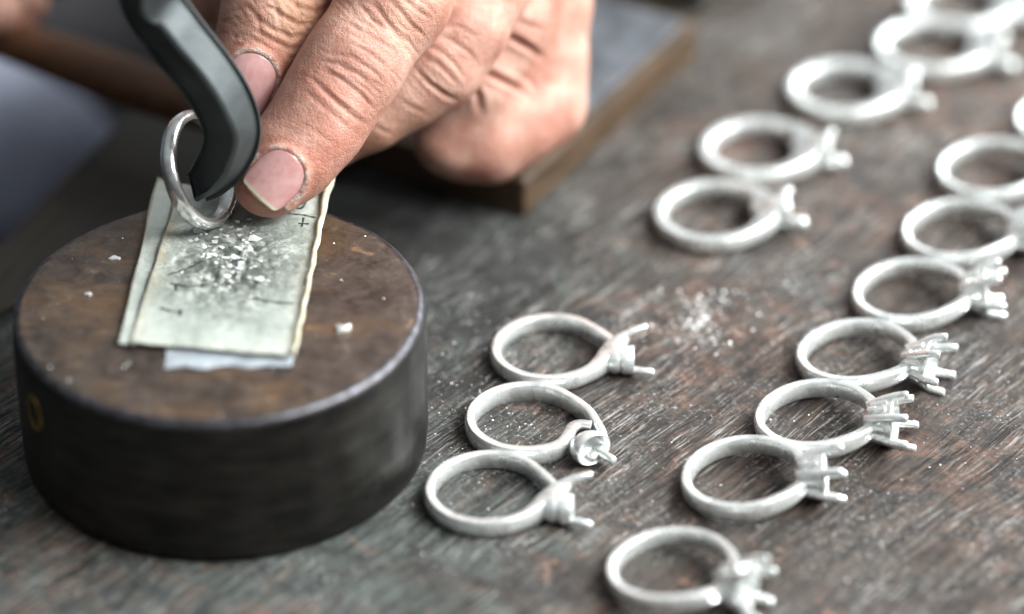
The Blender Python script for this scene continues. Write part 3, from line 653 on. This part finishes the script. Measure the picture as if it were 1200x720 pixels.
def main_hand():
    B = [(316, 214, -5, 42), (341, 182, -4, 51), (372, 143, -3, 54), (393, 108, -2, 55), (415, 74, -1, 58), (462, 0, 3, 62), (502, -80, 12, 66), (545, -170, 24, 78)]
    A = [(270, 132, 6, 34), (290, 98, 6, 47), (306, 62, 6, 53), (320, 22, 7, 60), (334, -30, 9, 61), (362, -110, 16, 64), (420, -190, 28, 80)]
    Cc = [(388, 160, 18, 38), (434, 131, 17, 43), (476, 104, 17, 46), (512, 74, 17, 51), (540, 34, 18, 51), (566, -20, 22, 54), (600, -110, 34, 62), (620, -190, 40, 80)]
    Rg = [(520, 165, 36, 36), (560, 100, 33, 40), (600, 20, 34, 46), (622, -60, 38, 55), (630, -150, 44, 72)]
    D = [(548, 170, 41, 42), (572, 166, 40, 47), (606, 145, 42, 46), (633, 122, 45, 50), (636, 70, 46, 50), (632, 10, 48, 58), (640, -70, 52, 66), (640, -160, 54, 84)]
    E = [(222, 60, 34, 20), (226, 10, 32, 30), (238, -60, 30, 36), (300, -150, 34, 60), (420, -200, 40, 80)]
    palm = [(430, -200, 38, 90), (540, -225, 44, 128), (640, -215, 56, 110), (680, -330, 74, 120)]
    lo = cf(180, 300, -8); hi = cf(760, -330, 70)
    lo = np.array([cf(180, 0, 60)[0], cf(0, 285, 20)[1], 618-20.]); hi = np.array([cf(760, 0, 60)[0], cf(0, -340, 50)[1], 618+88.])
    chains = [(.5, 3.0, chain(E)), (.6, 3.0, chain(D)), (5.0, 3.0, chain(Rg)), (1.2, 3.0, chain(Cc)), (.7, 3.0, chain(A)), (.6, 3.0, chain(B)), (9, 8, chain(palm))]
    vx = .40
    V, Q, (f, flo, fv) = grow(chains, vx, lo, hi)
    V, Q = largest(V, Q); V = relax(V, Q, 2); N = normals(V, Q)
    if (N[:, 2]*(V[:, 2]-V[:, 2].mean())).mean() < 0: Q = Q[:, ::-1]; N = -N
    px = np.stack([600+V[:, 0]/V[:, 2]*FPX, 360-V[:, 1]/V[:, 2]*FPX], 1); face = np.clip(-N[:, 2]*2+.6, 0, 1)
    def seg_param(ch):
        best = np.full(len(V), 1e9)
        for p, q in zip(ch[:-1], ch[1:]):
            p, q = np.array(p), np.array(q); d = (q-p)[:3]; t = np.clip(((V-p[:3])@d)/(d@d), 0, 1)
            best = np.minimum(best, np.linalg.norm(V-p[:3]-t[:, None]*d, axis=1)-(p[3]+t*(q[3]-p[3])))
        return best
    dist = {k: seg_param(chain(v)) for k, v in dict(A=A, B=B, C=Cc, D=D, R=Rg, E=E).items()}
    own = {k: (dist[k] <= np.minimum.reduce([dist[j] for j in dist])+.05) for k in dist}
    disp = np.zeros(len(V)); att = {k: np.zeros(len(V)) for k in ('red', 'ochre', 'crease', 'dry')}
    cr = []
    def crease(who, pts, wd, dep): cr.append((who, pts, wd, dep))
    # finger in front: joint folds
    crease('B', [(366, 93), (378, 104), (398, 122), (417, 138), (430, 146)], 3.0, .55)
    crease('B', [(379, 84), (400, 92), (420, 108), (437, 128)], 2.2, .35)
    crease('B', [(372, 72), (394, 74), (420, 87), (445, 110)], 2.4, .38)
    crease('B', [(385, 62), (410, 66), (436, 82), (452, 100)], 2.0, .30)
    crease('B', [(358, 108), (380, 126), (400, 142), (412, 153)], 2.4, .22)
    crease('B', [(398, 47), (424, 56), (450, 76), (462, 88)], 2.0, .26)
    crease('B', [(350, 142), (372, 156), (392, 170)], 2.6, .16)
    crease('B', [(405, 28), (432, 40), (462, 60), (474, 74)], 2.2, .3)
    crease('B', [(437, 2), (452, 24), (466, 42), (482, 52)], 2.6, .42)
    crease('B', [(452, -2), (470, 14), (486, 34), (498, 42)], 2.6, .42)
    crease('B', [(420, 5), (436, 24), (452, 38)], 2.0, .24)
    crease('B', [(470, -4), (488, 12), (506, 22)], 2.2, .34)
    rn = random.Random(11)
    for k in range(90):                                                    # fine cross lines along the same finger
        s_ = rn.uniform(.30, 1.0); cx, cy = 330+s_*160, 190-s_*215; o_ = rn.uniform(-34, 34); L = rn.uniform(8, 24); dx, dy = .80, .60+rn.uniform(-.25, .25)
        crease('B', [(cx+o_*.8-dx*L, cy+o_*.6-dy*L*.6), (cx+o_*.8, cy+o_*.6), (cx+o_*.8+dx*L, cy+o_*.6+dy*L*1.1)], rn.uniform(1.0, 1.7), rn.uniform(.06, .20))
    for k in range(30):                                                    # slanting lines towards the knuckle
        cx, cy = rn.uniform(400, 500), rn.uniform(-5, 90); L = rn.uniform(8, 20)
        crease('B', [(cx-L, cy-L*.9), (cx, cy), (cx+L*.8, cy+L*1.1)], rn.uniform(1.1, 1.8), rn.uniform(.07, .2))
    # wrinkled upper finger
    for pts, d_ in (([(262, 50), (280, 40), (300, 46), (318, 58)], .25), ([(300, 20), (318, 34), (342, 44), (366, 40)], .55), ([(310, 4), (330, 18), (352, 30), (376, 26)], .6), ([(330, -6), (350, 8), (372, 14), (386, 6)], .6), ([(296, 34), (316, 46), (340, 58), (358, 54)], .5),
                    ([(290, 5), (302, 22), (306, 40)], .4), ([(318, -5), (326, 14), (330, 36)], .35), ([(345, -8), (352, 16), (350, 40)], .35), ([(330, 56), (340, 68), (348, 66)], .3), ([(270, 15), (284, 10), (298, 14)], .25), ([(366, -6), (374, 10), (378, 22)], .4)):
        crease('A', pts, 2.8, d_)
    for k in range(60):
        cx, cy = rn.uniform(255, 385), rn.uniform(-5, 60); a = rn.uniform(-.5, 1.0); L = rn.uniform(6, 15)
        crease('A', [(cx-L*math.cos(a), cy-L*math.sin(a)), (cx+rn.uniform(-2, 2), cy), (cx+L*math.cos(a+.4), cy+L*math.sin(a+.4))], rn.uniform(1.2, 2.2), rn.uniform(.08, .26))
    # middle finger knuckle
    for pts, d_ in (([(488, 82), (503, 98), (522, 112), (536, 118)], .6), ([(497, 52), (514, 58), (534, 76), (548, 96)], .3), ([(506, 42), (528, 46), (550, 62), (560, 76)], .3), ([(494, 66), (512, 74), (530, 92), (540, 104)], .3), ([(470, 118), (486, 128), (500, 134)], .25), ([(512, 30), (535, 30), (560, 44)], .2), ([(430, 140), (446, 152), (462, 160)], .2)):
        crease('C', pts, 3.0, d_)
    for k in range(26):
        cx, cy = rn.uniform(430, 560), 0; cy = 250-.33*cx*1.0+rn.uniform(-40, 25); L = rn.uniform(6, 16)
        crease('C', [(cx-L*.8, cy-L*.7), (cx, cy), (cx+L*.6, cy+L)], 1.6, rn.uniform(.06, .15))
    # folded last finger
    for pts, d_ in (([(558, 84), (574, 87), (596, 98), (622, 113)], 1.25), ([(590, 42), (604, 47), (620, 56), (636, 68)], 1.15), ([(553, 100), (561, 114), (563, 132)], .9), ([(606, 84), (622, 96), (632, 110)], .4), ([(600, 20), (618, 30), (640, 36)], .35)):
        crease('DR', pts, 4.2, d_)
    P2 = px
    for who, pts, wd, dep in cr:
        pa = np.array(pts, float); m = (own[who] if who in own else (own['D'] | own['R'])) & (face > 0) & (P2[:, 0] > pa[:, 0].min()-wd*4) & (P2[:, 0] < pa[:, 0].max()+wd*4) & (P2[:, 1] > pa[:, 1].min()-wd*4) & (P2[:, 1] < pa[:, 1].max()+wd*4)
        if not m.any(): continue
        d, t = seg_dist(P2[m], pts); e = np.exp(-(d/wd)**2)*np.sin(PI*np.clip(t, .02, .98))**.6*face[m]
        ridge = np.exp(-((d-wd*1.9)/wd)**2)*np.sin(PI*np.clip(t, .02, .98))*face[m]
        dep = dep*(.72 if who in 'AB' else .8); disp[m] += -dep*e+dep*.28*ridge; att['crease'][m] = np.maximum(att['crease'][m], e*min(1, dep*1.3))
    def blob(k, x, y, r_, v, who=None):
        d = np.hypot(P2[:, 0]-x, P2[:, 1]-y); e = v*np.exp(-(d/r_)**2)
        if who: e = e*own[who]
        att[k] = np.maximum(att[k], e)
    blob('red', 395, 165, 26, .5, 'B'); blob('red', 285, 235, 22, .55, 'B'); blob('red', 370, 190, 18, .5, 'B'); blob('red', 400, 110, 26, .3, 'B'); blob('red', 330, 260, 20, .35, 'B')
    blob('red', 318, 60, 22, .45, 'A'); blob('ochre', 350, 25, 38, .55, 'A'); blob('ochre', 455, 175, 60, .25, 'C'); blob('ochre', 475, 25, 24, .2, 'B')
    blob('red', 640, 150, 30, .35, 'D'); blob('red', 560, 195, 34, .35, 'D'); blob('red', 615, 60, 26, .4, 'D'); blob('red', 530, 85, 20, .25, 'C')
    # nails: bed sunk, folds raised round them
    nails = []; nbp = np.array([noise.noise(Vector(v*.9)) for v in V])
    def nail(who, c_, a_, hw, hl, offs, tilt=0.0):
        a_ = np.array(a_, float); a_ /= np.linalg.norm(a_); b_ = np.array([-a_[1], a_[0]]); rel = P2-np.array(c_); u = rel@b_/hw; v = rel@a_/hl     # v=-1 cuticle, v=+1 free edge
        vis = own[who] & (face > .15)
        # smooth depth of the surface beneath
        m = vis & (np.abs(u) < .95) & (np.abs(v) < .95)
        G = lambda u, v: np.stack([np.ones_like(u), u, v, u*u, u*v, v*v, u**4], 1)
        co, *_ = np.linalg.lstsq(G(u[m], v[m]), V[m, 2], rcond=None)
        # outline radius: rounded at the root, nearly straight at the free edge
        sup = np.where(v < 0, (np.abs(u)**2.1+np.abs(v)**2.1)**(1/2.1), (np.abs(u)**4+np.abs(v)**4.0)**(1/4.0))
        sd = (sup-1)*hw                                    # px outside the outline
        ins = np.clip(-sd/3, 0, 1)*vis
        free = np.clip((v-.55)*3, 0, 1)
        near = vis & (np.abs(sd) < 40)
        disp[near] += (-.42*ins+(1-free)*.50*np.exp(-((sd-4.0)/4.2)**2)+free*(-.30)*np.exp(-((sd-1.5)/3)**2))[near]*np.clip(face[near]*1.5, 0, 1)
        att['dry'][near] = np.maximum(att['dry'][near], ((1-free)*np.exp(-((sd-2.5)/3.2)**2)*.95*np.clip(.6+nbp*2.2, 0, 1))[near]); att['red'][near] = np.maximum(att['red'][near], ((1-free)*np.exp(-((sd-8)/8)**2)*.35)[near])
        att['crease'][near] = np.maximum(att['crease'][near], (np.exp(-((sd-.3)/1.6)**2)*.3)[near])
        nv, nu = 30, 26; VV = []; ED = []; RT = []; FF = []
        for j in range(nv+1):
            vv = -1+2*j/nv
            for i in range(nu+1):
                uu = -1+2*i/nu; wv = (max(0, 1-abs(vv)**2.1))**(1/2.1) if vv < 0 else (max(0, 1-min(1, abs(vv)*.90)**4))**(1/4)
                U = uu*max(wv, .02)*.985; Vv = vv+(.10*(1-U*U)-.06 if vv > .9 else 0)*((vv-.9)/.1 if vv > .9 else 0)
                p2 = np.array(c_)+b_*U*hw+a_*Vv*hl
                z = (G(np.array([U]), np.array([Vv]))@co)[0]-offs+tilt*(Vv+1)*.5-.22*(1-U*U)
                z += .018*math.sin(U*19+1.3*math.sin(Vv*2))*(1-.4*abs(U)); VV.append(((p2[0]-600)/FPX*z, (360-p2[1])/FPX*z, z)); ED.append(float(np.clip((Vv-.84+.08*U*U)/.07, 0, 1))); RT.append(float(np.clip(((abs(U)**3)-.45)*1.2, 0, .6)+.25*np.clip((-.75-Vv)*3, 0, 1)))
        FF = [(j*(nu+1)+i, j*(nu+1)+i+1, (j+1)*(nu+1)+i+1, (j+1)*(nu+1)+i) for j in range(nv) for i in range(nu)]
        nails.append((np.array(VV), FF, ED, RT))
    nail('B', (324, 208), (-.69, .72), 30.5, 32, -.02)
    nail('A', (291, 97), (-.42, .90), 31, 35, -.02)
    # broad lumps
    nb = np.array([noise.noise(Vector(v*.10)) for v in V]); disp += nb*.35
    V2 = V+N*disp[:, None]; V2 = relax(V2, Q, 1, .25)
    W = c2w(V2); base = vp(312, 255, -8)
    o = mesh('hand', W-base, Q, SKIN, None, loc=base, fix=False, label='working hand with weathered skin pressing the ring down on the paper with two fingers', category='hand')
    me = o.data
    bm = bmesh.new(); bm.from_mesh(me); bmesh.ops.recalc_face_normals(bm, faces=bm.faces); bm.to_mesh(me); bm.free()
    for k, a in att.items(): me.attributes.new(k, 'FLOAT', 'POINT').data.foreach_set('value', np.clip(a, 0, 1).astype(np.float32))
    for VV, FF, ED, RT in nails:
        n_ = mesh('fingernail', c2w(VV)-base, FF, NAIL, o)
        n_.data.attributes.new('edge', 'FLOAT', 'POINT').data.foreach_set('value', ED); n_.data.attributes.new('root', 'FLOAT', 'POINT').data.foreach_set('value', RT)
        m = n_.modifiers.new('solid', 'SOLIDIFY'); m.thickness = .32*S; m.offset = 0
main_hand()

# ------------------------------------------------------------------ board behind the hand
def slab(name, c, d1, d2, z0, z1, mats, bev=.6, **kw):
    c, d1, d2 = [np.array(q, float)[:2] for q in (c, d1, d2)]
    pts = [c, d1, d1+d2-c, d2]; base = c
    V = [(*(p-base), 0) for p in pts]+[(*(p-base), z1-z0) for p in pts]
    F = [(3, 2, 1, 0), (4, 5, 6, 7)]+[(i, (i+1) % 4, (i+1) % 4+4, i+4) for i in range(4)]
    o = mesh(name, V, F, mats, None, smooth=False, loc=(base[0], base[1], z0), midx=[0, 1, 0, 0, 0, 0] if isinstance(mats, list) else None, **kw); bevel(o, bev, 2); return o
cb = tab(615, 256); d1 = tab(817, 66); d2 = tab(430, 196)
v1 = d1-cb; rotb = math.atan2(v1[1], v1[0])
BW = mat_boardwood('worn_board_wood', (.020, .011, .006), (.125, .075, .04), -rotb)
def board():
    root = empty('wooden_board', (cb[0], cb[1], 0), label='thick worn board with grey top and brown edges behind the hand', category='board')
    e1 = d1-cb; e2 = d2-cb
    def slabv(name, a, b, c_, d_, z0, z1, mat, bev):
        P_ = [a, b, c_, d_]; V = [(*p[:2], z0) for p in P_]+[(*p[:2], z1) for p in P_]
        F = [(3, 2, 1, 0), (4, 5, 6, 7)]+[(i, (i+1) % 4, (i+1) % 4+4, i+4) for i in range(4)]
        o = mesh(name, V, F, mat, root, smooth=False); bevel(o, bev, 2)
    z = np.zeros(3); E1_ = e1*1.0; E2_ = e2*1.15
    slabv('board_body', z, E1_, E1_+E2_, E2_, 0, 8.6, BW, .8)
    u1, u2 = e1/np.linalg.norm(e1), e2/np.linalg.norm(e2)
    i_ = 2.2
    slabv('slate_top', u1*i_*1.5+u2*i_, E1_-u1*2+u2*i_, E1_+E2_-u1*2-u2*2, E2_+u1*i_*1.5-u2*2, 8.55, 9.3,
          mat_simple('grey_worn_top', (.07, .075, .085), (.17, .18, .20), .12, .34, .3), .35)
board()
slab('dark_metal_strip', tab(730, 6), tab(825, 22), tab(745, -34), 0, 7, mat_simple('blackened_iron', (.012, .012, .013), (.03, .03, .032), .2, .45), 1.2, label='black metal strip lying on the bench behind the board', category='metal strip')

# ------------------------------------------------------------------ worker's other hand, stick and clothes (far out of focus), plus unseen light blockers
def other_hand():
    w0 = 105
    K = [(0, 0)]
    f1 = chain([(36, 4, w0-14, 22), (8, -12, w0-20, 25), (-25, -30, w0-10, 28), (-60, -60, w0+10, 34)])
    f2 = chain([(22, 26, w0-14, 22), (-6, 14, w0-22, 25), (-45, -10, w0-10, 28), (-80, -50, w0+10, 34)])
    f3 = chain([(-8, 40, w0-14, 22), (-36, 30, w0-20, 25), (-70, 5, w0-8, 28), (-100, -40, w0+12, 34)])
    f4 = chain([(-40, 52, w0-12, 19), (-66, 42, w0-16, 22), (-96, 18, w0-6, 25), (-120, -30, w0+14, 32)])
    th = chain([(60, -22, w0-6, 22), (40, -50, w0-2, 27), (0, -90, w0+10, 36)])
    pm = chain([(-40, -80, w0+18, 70), (-110, -70, w0+22, 64), (-160, -180, w0+30, 70)])
    chs = [(.8, 3, f1), (.8, 3, f2), (.8, 3, f3), (.8, 3, f4), (.8, 3, th), (7, 6, pm)]
    al = np.concatenate([np.array(c_[2]) for c_ in chs]); lo = (al[:, :3]-al[:, 3:]).min(0)-3; hi = (al[:, :3]+al[:, 3:]).max(0)+3
    V, Q, _ = grow(chs, 1.0, lo, hi); V = relax(V, Q, 2); W = c2w(V); b = vp(0, 20, w0)
    o = mesh('hand', W-b, Q, SKIN, None, loc=b, label='blurred second hand gripping the wooden stick in the top left corner', category='hand')
other_hand()
def stick():
    a = vp(-230, -36, 112); b = vp(300, 148, 60); n = 22; mb = MB(); c0 = (a+b)/2
    pts = [a+(b-a)*k/n-c0 for k in range(n+1)]; mb.tube(pts, [4.9+.5*math.sin(k*.5) for k in range(n+1)], 14)
    mb.build('wooden_stick', mat_boardwood('dark_stick_wood', (.05, .018, .007), (.19, .075, .028), 0), None, loc=c0, label='blurred brown wooden stick running behind the bent steel bar', category='stick')
stick()
def cloth(name, A_, r_, amp, mat, seed, n=60, m=40, **kw):
    """bunched fabric: fat wrinkled tube through pixel/depth points"""
    P_ = [np.array(p) for p in catmull([vp(*q[:3]) for q in A_], 12)]; rr = catmull([(q[3], 0, 0) for q in A_], 12); base = P_[0]; R_ = []
    ref = np.array([0, .3, 1.])
    for i, p in enumerate(P_):
        t = P_[min(i+1, len(P_)-1)]-P_[max(i-1, 0)]; t /= np.linalg.norm(t); a = ref-t*(ref@t); a /= np.linalg.norm(a); b = np.cross(t, a); sec = []
        for k in range(m):
            q = 2*PI*k/m; d = a*math.cos(q)+b*math.sin(q); x = p+d*rr[i][0]
            nz = noise.noise(Vector(x*.018)+Vector((seed, 0, 0)))+.5*noise.noise(Vector(x*.05)+Vector((seed, 3, 0))); sec.append(x+d*nz*amp-base)
        R_.append(sec)
    mb = MB(); mb.loft(R_); return mb.build(name, mat, None, loc=base, **kw)
cloth('trouser_leg', [(-420, 120, 190, 46), (-200, 150, 180, 38), (-60, 178, 170, 32), (40, 182, 165, 24), (110, 172, 165, 12), (140, 165, 165, 3)], 0, 5, mat_simple('lavender_grey_cloth', (.42, .45, .60), (.56, .60, .74), .05, .8, .5), 3,
      label='blurred lavender-grey trouser leg beyond the left edge of the bench', category='trouser leg')
APR = mat_simple('grey_apron_cloth', (.20, .195, .20), (.30, .29, .30), .05, .85, .5)
cloth('apron', [(-500, -10, 330, 60), (-200, -20, 320, 62), (60, -25, 315, 60), (200, -20, 315, 58), (420, -60, 330, 50)], 0, 9, APR, 9,
      label='blurred grey apron folds behind the wooden stick at the top left', category='apron')

cloth('blocker_sleeve', [(700, -290, 70, 36), (820, -480, 120, 44), (900, -760, 240, 50)], 0, 5, mat_simple('dark_blocker_cloth', (.05, .055, .08), (.08, .09, .12), .05, .85, .5), 14,  # unseen sleeve, added to keep light off the bench under the hand
      label='unseen dark sleeve above the working hand, added to shade the bench', category='sleeve')

cloth('blocker_shirt', [(-700, -640, 330, 120), (-420, -640, 330, 150), (-100, -660, 330, 150), (180, -760, 330, 130), (330, -840, 350, 80)], 0, 10, APR, 21,  # unseen torso shape, added to block light on the left side
      label='unseen shirt shape above the apron, added to block light at the left', category='shirt')
